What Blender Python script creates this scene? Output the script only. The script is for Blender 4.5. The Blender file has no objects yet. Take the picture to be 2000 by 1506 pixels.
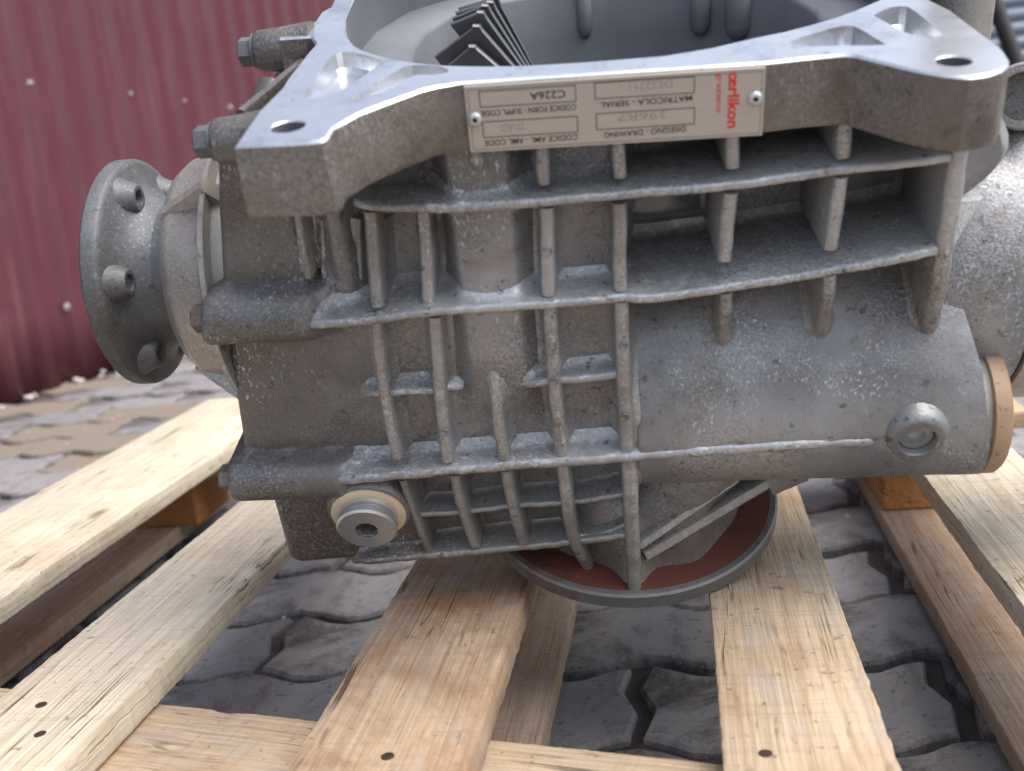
import bpy, bmesh, math, random
from mathutils import Vector, Matrix, noise

random.seed(7)
scene = bpy.context.scene
COL = scene.collection

# ------------------------------------------------------------------ camera
def V(*a): return Vector(a)
FPX = 2000.0
Bc = V(.1575, -.235, 1).normalized()                 # pallet board direction (camera axes: x right, y down, z ahead)
Wc = V(.11, 1, .218); Wc = (Wc - Bc*Wc.dot(Bc)).normalized()   # plumb line
Cc = Wc.cross(Bc)
RW = Matrix((Cc, Bc, -Wc))                           # world <- camera axes
CAM = V(0, 0, .444)
cd = bpy.data.cameras.new('camera'); cam = bpy.data.objects.new('camera', cd); COL.objects.link(cam)
mw = RW @ Matrix(((1,0,0),(0,-1,0),(0,0,-1)))
cam.matrix_world = Matrix.Translation(CAM) @ mw.to_4x4()
cd.sensor_width = 36; cd.sensor_fit = 'HORIZONTAL'; cd.lens = 36*FPX/2000
cd.clip_start = .02; cd.clip_end = 200
cd.dof.use_dof = True; cd.dof.focus_distance = .70; cd.dof.aperture_fstop = 7.0
scene.camera = cam

# ------------------------------------------------------------------ sky, sun, exposure
SUN_EL, SUN_AZ = 60, -14       # degrees; azimuth measured from +X counter-clockwise
w = bpy.data.worlds.new('World'); scene.world = w; w.use_nodes = True
nt = w.node_tree; nt.nodes.clear()
sky = nt.nodes.new('ShaderNodeTexSky'); sky.sky_type = 'NISHITA'; sky.sun_disc = False
sky.sun_elevation = math.radians(SUN_EL); sky.sun_rotation = math.radians(90-SUN_AZ)
sky.dust_density = 4; sky.air_density = 1.2
hsv = nt.nodes.new('ShaderNodeHueSaturation'); hsv.inputs['Saturation'].default_value = .72
bg = nt.nodes.new('ShaderNodeBackground'); bg.inputs['Strength'].default_value = .15
wo = nt.nodes.new('ShaderNodeOutputWorld')
nt.links.new(sky.outputs[0], hsv.inputs['Color']); nt.links.new(hsv.outputs[0], bg.inputs[0]); nt.links.new(bg.outputs[0], wo.inputs[0])
sl = bpy.data.lights.new('sun', 'SUN'); sl.energy = 1.4; sl.angle = math.radians(60); sl.color = (1, .97, .93)
so = bpy.data.objects.new('sun', sl); COL.objects.link(so)
sd = V(math.cos(math.radians(SUN_AZ))*math.cos(math.radians(SUN_EL)), math.sin(math.radians(SUN_AZ))*math.cos(math.radians(SUN_EL)), math.sin(math.radians(SUN_EL)))
so.rotation_euler = sd.to_track_quat('Z', 'Y').to_euler(); so.location = (0, 0, 5)
vs = scene.view_settings; vs.view_transform = 'Standard'; vs.look = 'None'; vs.gamma = 1; vs.exposure = 1.0
scene.display_settings.display_device = 'sRGB'

# ------------------------------------------------------------------ measuring helpers
def ray(px, py): return RW @ V((px-1000)/FPX, (py-753)/FPX, 1)
def atz(px, py, z):
    r = ray(px, py); return CAM + r*((z-CAM.z)/r.z)
# gearbox frame: tipped forward on its ring flange
Dg = V(.15, 1.5, 1).normalized(); Xg = V(1, -.038, -.093); Xg = (Xg - Dg*Xg.dot(Dg)).normalized(); Yg = Xg.cross(Dg)
MG = RW @ Matrix((Xg, Yg, -Dg)).transposed()          # world <- gearbox axes
ORG = atz(1240, 1180, .144)
LC = MG.transposed() @ (CAM - ORG)
def G(px, py, Y=0.):
    r = MG.transposed() @ ray(px, py); return LC + r*((Y-LC.y)/r.y)
def GZ(px, py, Z):
    r = MG.transposed() @ ray(px, py); return LC + r*((Z-LC.z)/r.z)
ZT, ZB = .3619, .3265                                  # mounting flange top / underside

# ------------------------------------------------------------------ materials
class NB:
    def __init__(s, name):
        s.m = bpy.data.materials.new(name); s.m.use_nodes = True
        s.t = s.m.node_tree; s.b = s.t.nodes['Principled BSDF']
        s.co = s.n('ShaderNodeTexCoord').outputs['Object']
    def n(s, k, **kw):
        x = s.t.nodes.new(k)
        for a, v in kw.items(): setattr(x, a, v)
        return x
    def l(s, a, b): s.t.links.new(a, b)
    def vec(s, scale=(1,1,1), add=None):
        m = s.n('ShaderNodeMapping'); s.l(s.co, m.inputs[0]); m.inputs['Scale'].default_value = scale
        if add is not None: s.l(add, m.inputs['Location'])
        return m.outputs[0]
    def rnd(s):
        o = s.n('ShaderNodeObjectInfo'); return o.outputs['Random']
    def noise(s, scale, detail=4, rough=.55, vec=None, dist=0):
        x = s.n('ShaderNodeTexNoise'); x.inputs['Scale'].default_value = scale; x.inputs['Detail'].default_value = detail
        x.inputs['Roughness'].default_value = rough; x.inputs['Distortion'].default_value = dist
        s.l(vec or s.co, x.inputs['Vector']); return x.outputs['Fac']
    def ramp(s, f, stops):
        r = s.n('ShaderNodeValToRGB'); s.l(f, r.inputs[0]); e = r.color_ramp.elements
        while len(e) < len(stops): e.new(.5)
        for q, (p, c) in zip(e, stops):
            q.position = p; q.color = tuple(c)+(1,) if len(c) == 3 else c
        return r.outputs[0]
    def mask(s, f, a, b):
        if a > b: return s.ramp(f, [(b, (1,1,1)), (a, (0,0,0))])
        return s.ramp(f, [(a, (0,0,0)), (b, (1,1,1))])
    def mix(s, f, a, b, mode='MIX'):
        x = s.n('ShaderNodeMix', data_type='RGBA', blend_type=mode)
        if isinstance(f, (int, float)): x.inputs[0].default_value = f
        else: s.l(f, x.inputs[0])
        for q, i in ((a, 6), (b, 7)):
            if isinstance(q, tuple): x.inputs[i].default_value = q+(1,)
            else: s.l(q, x.inputs[i])
        return x.outputs[2]
    def math(s, op, a, b=0.):
        x = s.n('ShaderNodeMath', operation=op)
        for q, i in ((a, 0), (b, 1)):
            if isinstance(q, (int, float)): x.inputs[i].default_value = q
            else: s.l(q, x.inputs[i])
        return x.outputs[0]
    def bump(s, h, strength, dist, prev=None):
        b = s.n('ShaderNodeBump'); b.inputs['Strength'].default_value = strength; b.inputs['Distance'].default_value = dist
        s.l(h, b.inputs['Height'])
        if prev is not None: s.l(prev, b.inputs['Normal'])
        return b.outputs[0]
    def out(s, col=None, rough=None, metal=None, nor=None, spec=None):
        for k, v in (('Base Color', col), ('Roughness', rough), ('Metallic', metal), ('Normal', nor), ('Specular IOR Level', spec)):
            if v is None: continue
            if isinstance(v, tuple): s.b.inputs[k].default_value = v+(1,)
            elif isinstance(v, (int, float)): s.b.inputs[k].default_value = v
            else: s.l(v, s.b.inputs[k])
        return s.m

def cast_mat(name, lo, hi, dirt=(.13, .085, .055), dirt_amt=.5, speck=1., metal=.45, rough=.42, grain=.001, gc=1., grime=0.):
    b = NB(name)
    big = b.noise(9, 5, .6); mid = b.noise(45, 4, .6); fine = b.noise(560, 2, .5)
    col = b.mix(b.mask(big, .3, .7), lo, hi)
    col = b.mix(b.math('MULTIPLY', b.mask(b.noise(13, 6, .68, dist=.5), .5, .68), dirt_amt), col, dirt)
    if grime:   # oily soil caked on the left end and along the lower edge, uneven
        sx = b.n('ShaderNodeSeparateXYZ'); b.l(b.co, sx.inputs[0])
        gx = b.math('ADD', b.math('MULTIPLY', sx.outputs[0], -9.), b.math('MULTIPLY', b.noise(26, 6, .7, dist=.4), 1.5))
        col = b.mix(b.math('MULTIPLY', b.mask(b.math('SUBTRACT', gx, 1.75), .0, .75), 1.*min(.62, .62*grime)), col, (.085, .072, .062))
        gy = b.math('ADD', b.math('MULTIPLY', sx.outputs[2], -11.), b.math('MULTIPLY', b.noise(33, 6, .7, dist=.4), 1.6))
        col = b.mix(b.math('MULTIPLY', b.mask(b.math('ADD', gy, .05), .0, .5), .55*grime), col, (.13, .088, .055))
    # sand-cast grain, rougher in some zones than in others
    gz = b.math('ADD', b.mask(b.noise(11, 4, .6), .4, .62), .18)
    col = b.mix(b.math('MULTIPLY', b.math('MULTIPLY', b.mask(fine, .52, .36), gz), .34*gc), col, tuple(x*.32 for x in lo))
    col = b.mix(b.math('MULTIPLY', b.math('MULTIPLY', b.mask(fine, .54, .68), gz), .2*gc), col, tuple(min(1, x*1.7) for x in hi))
    # pale oxide scuffs: short bright streaks in patches
    if speck > 0:
        z1 = b.mask(b.noise(15, 5, .7), .49, .62)
        s1 = b.math('MULTIPLY', b.math('MULTIPLY', b.mask(b.noise(520, 3, .6, b.vec((1, 1, .45)), .15), .57, .66), z1), min(1., .68*speck))
        col = b.mix(s1, col, (.66, .67, .69))
        if speck > 1: col = b.mix(b.math('MULTIPLY', b.mask(b.noise(300, 3, .6, b.vec((.6, 1, 1)), .5), .56, .64), .6*(speck-1)), col, (.68, .69, .71))
    col = b.mix(b.math('MULTIPLY', b.mask(b.noise(150, 3, .65), .62, .70), .65), col, (.05, .042, .038))
    rg = b.math('ADD', b.math('MULTIPLY', mid, .25), rough-.1)
    nor = b.bump(b.math('MULTIPLY', fine, gz), .6, grain*.8); nor = b.bump(mid, .3, .0014, nor); nor = b.bump(b.math('MULTIPLY', b.noise(150, 3, .6), gz), .4, .001*gc, nor)
    return b.out(col, rg, metal, nor)
M = {}
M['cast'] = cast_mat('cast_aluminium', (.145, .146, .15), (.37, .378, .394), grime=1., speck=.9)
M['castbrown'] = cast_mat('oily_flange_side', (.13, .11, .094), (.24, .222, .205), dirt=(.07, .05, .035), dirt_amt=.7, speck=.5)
M['shelf'] = cast_mat('skylit_oxidised_shelf', (.28, .282, .288), (.48, .49, .507), speck=1.7, grime=.6)  # paler base paints sky light onto the shelf ribs; the scuffs are oxide
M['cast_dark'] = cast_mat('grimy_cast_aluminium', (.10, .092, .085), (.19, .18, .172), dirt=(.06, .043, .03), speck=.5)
M['cast_pale'] = cast_mat('pale_cast_aluminium', (.3, .285, .265), (.41, .395, .38), dirt=(.17, .13, .095), dirt_amt=.45, speck=.9, gc=.7)
M['steel'] = cast_mat('grey_forged_steel', (.085, .09, .097), (.165, .173, .184), dirt=(.05, .03, .018), dirt_amt=.65, speck=.3, metal=.25, rough=.52, grain=.0004, gc=.5)
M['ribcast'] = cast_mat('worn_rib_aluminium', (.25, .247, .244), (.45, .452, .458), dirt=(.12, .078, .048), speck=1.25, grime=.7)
M['rim'] = cast_mat('dark_ring_steel', (.12, .112, .107), (.2, .19, .185), dirt=(.12, .055, .03), dirt_amt=.8, speck=.1, metal=.4, rough=.5, gc=.5)
M['rust'] = cast_mat('red_brown_primer', (.075, .02, .013), (.13, .035, .021), dirt=(.04, .02, .015), dirt_amt=.9, speck=0, metal=0, rough=.6)
M['tan'] = cast_mat('tan_painted_cap', (.27, .175, .105), (.34, .23, .15), dirt=(.19, .11, .06), speck=.05, metal=0, rough=.5, grain=.0002, gc=.25)

b = NB('machined_aluminium')
st = b.noise(60, 4, .6, b.vec((2, 26, 1)))
c = b.mix(st, (.5, .515, .54), (.66, .675, .7)); c = b.mix(b.math('MULTIPLY', b.mask(b.noise(22, 6, .72, dist=.5), .5, .66), .6), c, (.27, .27, .285))
c = b.mix(b.math('MULTIPLY', b.mask(b.noise(170, 3, .6), .66, .72), .6), c, (.16, .15, .14))
M['mach'] = b.out(c, b.math('ADD', b.math('MULTIPLY', b.noise(25, 4), .22), .2), .85, b.bump(b.noise(500, 2), .12, .0004))

b = NB('dark_bore_wall')
c = b.mix(b.noise(12, 5), (.085, .092, .104), (.2, .208, .225)); M['bore'] = b.out(c, .62, .35, b.bump(b.noise(250, 3), .3, .0006))
b = NB('black_gear_steel'); M['gear'] = b.out(b.mix(b.noise(60), (.08, .08, .085), (.16, .16, .168)), .36, .7)
b = NB('bright_gear_edge'); M['gearedge'] = b.out((.16, .16, .17), .45, .8)
b = NB('zinc_plug'); M['zinc'] = b.out(b.mix(b.noise(40), (.42, .43, .44), (.6, .61, .62)), .33, .8, b.bump(b.noise(300), .15, .0004))
b = NB('copper_washer'); M['washer'] = b.out(b.mix(b.noise(50), (.62, .5, .36), (.78, .66, .5)), .45, .35)
b = NB('name_plate_metal'); M['plate'] = b.out(b.mix(b.noise(45, 4, .6, b.vec((1, 1, 12))), (.43, .38, .33), (.51, .46, .405)), .42, .35, b.bump(b.noise(300), .06, .0002))
b = NB('black_print'); M['ink'] = b.out((.03, .025, .022), .5)
b = NB('faded_print'); M['fade'] = b.out((.32, .275, .235), .5)
b = NB('red_print'); M['redink'] = b.out((.62, .03, .025), .45)
b = NB('dull_grey_rivet'); M['rivet'] = b.out((.55, .55, .54), .4, .6)
b = NB('black_void'); M['black'] = b.out((.012, .012, .013), .7)
b = NB('seam_black'); M['seam'] = b.out((.015, .014, .013), .6)

def wood_mat(name, pale, mid, stain, stain_amt=.35, grey=.25):
    b = NB(name)
    off = b.n('ShaderNodeCombineXYZ'); r = b.rnd()
    b.l(b.math('MULTIPLY', r, 7.), off.inputs[0]); b.l(b.math('MULTIPLY', r, 13.), off.inputs[1]); b.l(b.math('MULTIPLY', r, 3.), off.inputs[2])
    o_ = off.outputs[0]
    vg = b.vec((30, 1.5, 30), o_); vf = b.vec((330, 9, 330), o_); vp = b.vec((1, 1, 1), o_)
    grain = b.noise(1., 3, .5, vg, 1.6)
    rings_ = b.math('FRACT', b.math('MULTIPLY', grain, 7.))
    fib = b.noise(1., 4, .65, vf)
    col = b.mix(b.math('MULTIPLY', b.mask(rings_, .35, .95), .55), pale, mid)
    col = b.mix(b.math('MULTIPLY', b.mask(fib, .48, .72), .6), col, tuple(x*.55 for x in mid))
    col = b.mix(b.math('MULTIPLY', b.mask(fib, .46, .3), .4), col, tuple(min(.85, x*1.18) for x in pale))
    # handling dirt, weather grey, drips
    col = b.mix(b.math('MULTIPLY', b.mask(b.noise(7, 6, .68, vp, .6), .47, .66), stain_amt), col, stain)
    col = b.mix(b.math('MULTIPLY', b.mask(b.noise(15, 6, .7, b.vec((2.2, .6, 2.2), o_), .4), .5, .68), grey), col, (.36, .345, .335))
    sc = b.noise(1., 3, .6, b.vec((210, 26, 210), o_), .3)
    col = b.mix(b.math('MULTIPLY', b.mask(sc, .64, .7), .55), col, (.17, .115, .075))
    # dark splits running with the grain
    sp = b.noise(1., 2, .5, b.vec((60, 1.6, 60), o_), .8)
    split = b.mask(b.math('ABSOLUTE', b.math('SUBTRACT', sp, .5)), .012, .004)
    split = b.math('MULTIPLY', split, b.mask(b.noise(6, 3, .6, vp), .54, .62))
    col = b.mix(b.math('MULTIPLY', split, .85), col, (.09, .055, .035))
    kn = b.n('ShaderNodeTexVoronoi', feature='F1'); kn.inputs['Scale'].default_value = 1.; b.l(b.vec((9, 4.2, 9), o_), kn.inputs['Vector'])
    kd = b.math('ADD', kn.outputs['Distance'], b.math('MULTIPLY', b.noise(60, 3, .6, vp), .06))
    col = b.mix(b.math('MULTIPLY', b.mask(kd, .125, .075), .75), col, (.13, .065, .032))
    sm = b.math('MULTIPLY', b.mask(b.noise(120, 4, .65, vp), .63, .69), .65)
    col = b.mix(sm, col, (.11, .08, .055))
    saw = b.noise(1., 3, .6, b.vec((9, 260, 9), o_), .4)
    col = b.mix(b.math('MULTIPLY', b.mask(saw, .52, .66), .22), col, tuple(x*.6 for x in mid))
    nor = b.bump(fib, .7, .0016); nor = b.bump(saw, .35, .0008, nor); nor = b.bump(split, .8, -.002, nor)
    return b.out(col, .78, 0., nor, .2)
M['woodpale'] = wood_mat('pale_pine_board', (.62, .545, .43), (.5, .4, .275), (.42, .31, .2), .4, .35)
M['woodtan'] = wood_mat('tan_pine_board', (.5, .395, .28), (.4, .285, .175), (.3, .17, .09), .5, .5)
M['woodworn'] = wood_mat('worn_pine_board', (.5, .375, .255), (.4, .275, .17), (.2, .095, .052), .7, .5)
M['woodrough'] = wood_mat('rough_sawn_edge', (.52, .36, .21), (.42, .27, .14), (.3, .17, .08), .5, .1)
M['woodblock'] = wood_mat('orange_pine_block', (.42, .2, .075), (.34, .145, .05), (.25, .09, .03), .5, 0.)
M['woodskid'] = wood_mat('weathered_skid_board', (.40, .31, .24), (.32, .23, .16), (.34, .17, .08), .5, .45)

b = NB('dark_red_sheet_paint')
c = b.mix(b.noise(5, 5), (.09, .02, .032), (.116, .03, .044)); c = b.mix(b.math('MULTIPLY', b.mask(b.noise(60, 5, .7), .62, .74), .35), c, (.22, .1, .11))
c = b.mix(b.math('MULTIPLY', b.mask(b.noise(3, 5, .6, b.vec((1, 1, .3))), .5, .8), .3), c, (.16, .062, .072))
c = b.mix(b.math('MULTIPLY', b.mask(b.noise(9, 5, .7, b.vec((3, 3, .25))), .52, .7), .35), c, (.2, .1, .1))
M['red'] = b.out(c, .45, 0., b.bump(b.noise(30), .1, .002))
b = NB('concrete_paver')
r = b.rnd(); base = b.ramp(r, [(0, (.15, .146, .154)), (.3, (.21, .2, .208)), (.55, (.175, .172, .184)), (.8, (.235, .22, .215)), (1, (.165, .16, .168))])
c = b.mix(b.math('MULTIPLY', b.noise(30, 6, .7), .6), base, (.31, .3, .302)); c = b.mix(b.math('MULTIPLY', b.mask(b.noise(8, 7, .74, dist=.7), .47, .6), .85), c, (.05, .043, .045))
c = b.mix(b.math('MULTIPLY', b.mask(b.noise(160, 3, .6), .6, .7), .7), c, (.05, .042, .042)); c = b.mix(b.math('MULTIPLY', b.mask(b.noise(300, 2, .6), .6, .7), .35), c, (.36, .345, .34))
M['paver'] = b.out(c, .8, 0., b.bump(b.noise(220, 4), .5, .0015))
b = NB('ochre_stained_paver')
c = b.mix(b.noise(14, 5, .65), (.205, .19, .16), (.2, .145, .108)); c = b.mix(b.math('MULTIPLY', b.mask(b.noise(9, 5), .52, .66), .5), c, (.18, .195, .16))
M['paver2'] = b.out(c, .8, 0., b.bump(b.noise(220, 4), .5, .0015))
b = NB('joint_soil'); M['soil'] = b.out(b.mix(b.noise(40, 6, .7), (.045, .035, .034), (.13, .105, .1)), .95, 0., b.bump(b.noise(90, 6, .7), 1., .006))
b = NB('pebble_stone'); M['pebble'] = b.out(b.mix(b.noise(20), (.42, .38, .36), (.62, .58, .56)), .8)
b = NB('blue_grey_shutter'); M['shutter'] = b.out(b.mix(b.noise(3), (.19, .24, .30), (.25, .30, .36)), .45, .2)
b = NB('black_paint'); M['blackpaint'] = b.out((.015, .014, .015), .45)
b = NB('grey_render'); M['render'] = b.out(b.mix(b.noise(4, 6), (.3, .29, .28), (.4, .39, .37)), .9)
b = NB('rusty_nail'); M['nail'] = b.out((.05, .028, .02), .7, .3)
b = NB('screw_zinc'); M['screw'] = b.out((.4, .36, .36), .5, .4)

# ------------------------------------------------------------------ mesh helpers
def obj(name, bm, mat, parent=None, smooth=True, recalc=True, loc=None):
    if recalc: bmesh.ops.recalc_face_normals(bm, faces=bm.faces)
    me = bpy.data.meshes.new(name); bm.to_mesh(me); bm.free()
    for m in (mat if isinstance(mat, (list, tuple)) else [mat]): me.materials.append(m)
    if smooth:
        for p in me.polygons: p.use_smooth = True
    o = bpy.data.objects.new(name, me); COL.objects.link(o)
    if parent: o.parent = parent
    if loc is not None: o.location = loc
    return o
def sharp(o, deg=35):
    me = o.data
    me.shade_smooth() if hasattr(me, 'shade_smooth') else None
    bm = bmesh.new(); bm.from_mesh(me); lim = math.radians(deg)
    for e in bm.edges:
        if len(e.link_faces) == 2 and e.calc_face_angle(0) > lim: e.smooth = False
    bm.to_mesh(me); bm.free(); return o
def bevel(o, w, seg=2, ang=40):
    m = o.modifiers.new('bevel', 'BEVEL'); m.width = w; m.segments = seg; m.limit_method = 'ANGLE'; m.angle_limit = math.radians(ang)
    m.harden_normals = False; return o
def tag(o, label, cat, group=None):
    o['label'] = label; o['category'] = cat
    if group: o['group'] = group
    return o
def struct(o): o['kind'] = 'structure'; return o
def empty(name, loc, rot=None):
    o = bpy.data.objects.new(name, None); COL.objects.link(o); o.location = loc; o.empty_display_size = .05
    if rot is not None: o.rotation_euler = rot.to_euler()
    return o
def add_box(bm, lo, hi):
    x0, y0, z0 = lo; x1, y1, z1 = hi
    v = [bm.verts.new(p) for p in ((x0,y0,z0),(x1,y0,z0),(x1,y1,z0),(x0,y1,z0),(x0,y0,z1),(x1,y0,z1),(x1,y1,z1),(x0,y1,z1))]
    for f in ((3,2,1,0),(4,5,6,7),(0,1,5,4),(1,2,6,5),(2,3,7,6),(3,0,4,7)): bm.faces.new([v[i] for i in f])
def loft(bm, rings, close=True, cap=(False, False)):
    rv = [[bm.verts.new(p) for p in r] for r in rings]; n = len(rv[0])
    for a, c in zip(rv, rv[1:]):
        for i in range(n if close else n-1):
            j = (i+1) % n; bm.faces.new((a[i], a[j], c[j], c[i]))
    if cap[0]: bm.faces.new(rv[0][::-1])
    if cap[1]: bm.faces.new(rv[-1])
    return rv
def basis(ax):
    ax = ax.normalized(); t = V(0,0,1) if abs(ax.z) < .9 else V(1,0,0)
    u = ax.cross(t).normalized(); return ax, u, ax.cross(u)
def lathe(bm, org, axis, prof, n=48, cap=(True, True), a0=0., wob=0.):
    ax, u, v = basis(axis); rings = []
    for (h, r) in prof:
        rr = []
        for i in range(n):
            a = a0+2*math.pi*i/n; q = r*(1+wob*math.sin(3*a+h*40))
            rr.append(org+ax*h+(u*math.cos(a)+v*math.sin(a))*q)
        rings.append(rr)
    loft(bm, rings, True, cap)
def hexbolt(bm, org, axis, r, h, wash=True):
    if wash: lathe(bm, org, axis, [(0, r*1.18), (h*.18, r*1.18), (h*.25, r*1.02)], 24)
    lathe(bm, org+axis.normalized()*h*.2, axis, [(0, r), (h*.7, r), (h*.8, r*.86)], 6)
def smooth01(x, a, b_):
    t = min(1., max(0., (x-a)/(b_-a))); return t*t*(3-2*t)
def band(x, a, b_, s): return smooth01(x, a-s, a+s)*(1-smooth01(x, b_-s, b_+s))
def lerp(a, b_, t): return a+(b_-a)*t
def interp(x, tab):
    if x <= tab[0][0]: return tab[0][1]
    for (x0, y0), (x1, y1) in zip(tab, tab[1:]):
        if x <= x1: return lerp(y0, y1, (x-x0)/(x1-x0))
    return tab[-1][1]
def fbm(p, s): return noise.noise(p*s)
def catmull(P, step):
    out = []
    Q = [P[0]*2-P[1]]+P+[P[-1]*2-P[-2]]
    for i in range(1, len(Q)-2):
        n = max(1, int((Q[i+1]-Q[i]).length/step))
        for k in range(n):
            t = k/n; a, b_, c_, d = Q[i-1], Q[i], Q[i+1], Q[i+2]
            out.append(.5*((2*b_)+(c_-a)*t+(2*a-5*b_+4*c_-d)*t*t+(3*b_-a-3*c_+d)*t**3))
    out.append(P[-1]); return out

# ================================================================== GROUND
bm = bmesh.new()
n = 60
for i in range(n+1):
    for j in range(n+1):
        bm.verts.new((-30+60*i/n, -20+60*j/n, 0))
bm.verts.ensure_lookup_table()
for i in range(n):
    for j in range(n):
        a = i*(n+1)+j; bm.faces.new((bm.verts[a], bm.verts[a+n+1], bm.verts[a+n+2], bm.verts[a+1]))
ground = struct(obj('ground', bm, M['soil']))
# wavy interlocking pavers, bedded in dark soil, tops 22 mm above it
PL, PW, GAP, TH = .24, .122, .014, .011
def paver_mesh(seed, up=True):
    rnd = random.Random(seed); pts = []
    def wave(x): return .0115*math.cos(4*math.pi*x/PL)
    N = 12; hx = PL/2-GAP/2; hy = PW/2-GAP/2
    for i in range(N+1):
        x = -hx+2*hx*i/N; pts.append((x, -hy+wave(x)))
    for k in range(1, 3): y = -hy+2*hy*k/3; pts.append((hx+.007*math.sin(2*math.pi*k/3), y+wave(hx)))
    for i in range(N+1):
        x = hx-2*hx*i/N; pts.append((x, hy+wave(x)))
    for k in range(1, 3): y = hy-2*hy*k/3; pts.append((-hx+.007*math.sin(2*math.pi*(3-k)/3), y+wave(-hx)))
    bm = bmesh.new()
    pts = [(x+rnd.uniform(-.0018, .0018), y+rnd.uniform(-.0018, .0018)) for x, y in pts]
    def ring(s, z, j=0): return [V(x*(1-s/hx), y*(1-s/hy), z+rnd.uniform(-j, j)) for x, y in pts]
    rv = loft(bm, [ring(0, -.02), ring(0, TH-.004), ring(.0022, TH-.0004, .0003), ring(.0034, TH, .0)])
    bm.faces.new(rv[-1])
    bmesh.ops.recalc_face_normals(bm, faces=bm.faces)
    for e in bm.edges: e.smooth = not (len(e.link_faces) == 2 and e.calc_face_angle(0) > .2)
    for f in bm.faces: f.smooth = True
    me = bpy.data.meshes.new('paver'); bm.to_mesh(me); bm.free()
    return me
pm = [paver_mesh(s) for s in range(6)]
pm2 = []
for me in pm:
    q = me.copy(); q.materials.append(M['paver2']); pm2.append(q); me.materials.append(M['paver'])
P1 = atz(0, 800, 0); P2 = atz(330, 690, 0); wd = (P2-P1).normalized(); wn = V(wd.y, -wd.x, 0)
def proj(p):
    c = RW.transposed() @ (p-CAM); return (1000+FPX*c.x/c.z, 753+FPX*c.y/c.z, c.z) if c.z > .05 else (9e9, 9e9, c.z)
cand = []
for r_ in range(-12, 60):
    for c_ in range(-24, 26):
        x = c_*PL+(PL/2 if r_ % 2 else 0)-.06; y = .14+r_*PW
        p = V(x, y, 0)
        if (p-P1).dot(wn) < .07 or y > 5.1: continue
        u_, v_, d_ = proj(p)
        vis = -60 < u_ < 2060 and 640 < v_ < 1640
        # mostly hidden behind the gearbox body
        if 560 < u_ < 1540 and 640 < v_ < 930: vis = False
        cand.append((0 if vis else 1, d_ if d_ > 0 else 50-d_, p))
cand.sort(key=lambda t: t[:2])
prnd = random.Random(3)
rest = bmesh.new()
for k, (h_, d_, p) in enumerate(cand):
    ochre = p.x < -.72 and p.y > 1.25 and prnd.random() < .5
    me = prnd.choice(pm2 if ochre else pm); zr = prnd.uniform(-.004, .003); rot = prnd.uniform(-.02, .02)
    if k < 300:
        o = bpy.data.objects.new('paver', me); COL.objects.link(o); o.parent = ground
        o.location = (p.x, p.y, zr); o.rotation_euler = (prnd.uniform(-.012, .012), prnd.uniform(-.012, .012), rot)
    elif p.length < 6.5:
        b0 = len(rest.verts); rest.from_mesh(me); rest.verts.ensure_lookup_table()
        bmesh.ops.transform(rest, matrix=Matrix.Translation((p.x, p.y, zr)) @ Matrix.Rotation(rot, 4, 'Z'), verts=rest.verts[b0:])
o = obj('paver_field', rest, M['paver'], ground); o['kind'] = 'stuff'
# grit and pebbles lying in the joints and along the wall foot
bm = bmesh.new(); g = random.Random(11)
def pebble(p, s):
    mat = Matrix.Translation(p) @ Matrix.Rotation(g.uniform(0, 6), 4, 'Z') @ Matrix.Diagonal((s*g.uniform(.7, 1.4), s*g.uniform(.6, 1.1), s*g.uniform(.4, .8), 1))
    bmesh.ops.create_icosphere(bm, subdivisions=1, radius=1, matrix=mat)
for i in range(170):
    t = g.uniform(-.6, 2.6); pebble(P1+wd*t+wn*abs(g.gauss(.03, .035))+V(0, 0, TH+.002), g.uniform(.003, .012))
for i in range(420):
    pebble(V(g.uniform(-1.5, .9), g.uniform(.3, 2.6), g.choice((.004, .004, TH+.001))), g.uniform(.0012, .0042))
o = obj('gravel', bm, M['pebble']); o['kind'] = 'stuff'; o['label'] = 'loose pale grit and pebbles scattered on the paving'; o['category'] = 'gravel'

# ================================================================== RED CORRUGATED WALL
wall = empty('corrugated_wall', P1)
tag(wall, 'dark red corrugated sheet metal fence wall standing on the paving', 'wall')
ang = math.atan2(wd.y, wd.x)
wall.rotation_euler = (0, 0, ang)       # local x along the wall, local -y faces the yard
PER, DEP = .125, .02
def wall_sheet(x0, x1, yoff):
    bm = bmesh.new(); prof = []
    k0 = math.floor(x0/PER)
    k = k0
    while k*PER < x1:
        for f_, d in ((.0, 0), (.05, .001), (.2, DEP-.001), (.25, DEP), (.4, DEP), (.45, DEP-.001), (.6, .001), (.65, 0)):
            x = (k+f_)*PER
            if x0 <= x <= x1: prof.append((x, d))
        k += 1
    zs = [0.012, .2, .5, .75, .785, 1.1, 1.5, 2.0, 2.4]
    rows = []
    for z in zs:
        rows.append([bm.verts.new((x, -d+yoff+.0016*noise.noise(V(x*4, z*3, 2)), z)) for x, d in prof])
    for a, c_ in zip(rows, rows[1:]):
        for i in range(len(a)-1): bm.faces.new((a[i], a[i+1], c_[i+1], c_[i]))
    o = obj('wall_sheet', bm, M['red'], wall, smooth=True, recalc=False)
    sm = o.modifiers.new('thick', 'SOLIDIFY'); sm.thickness = .0012; sm.offset = 1
    sharp(o, 20); return o
for k, x0 in enumerate((-2.05, -1.05, -.05, .95, 1.95)):
    wall_sheet(x0, x0+1.13, 0 if k % 2 else -.0022)
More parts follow.
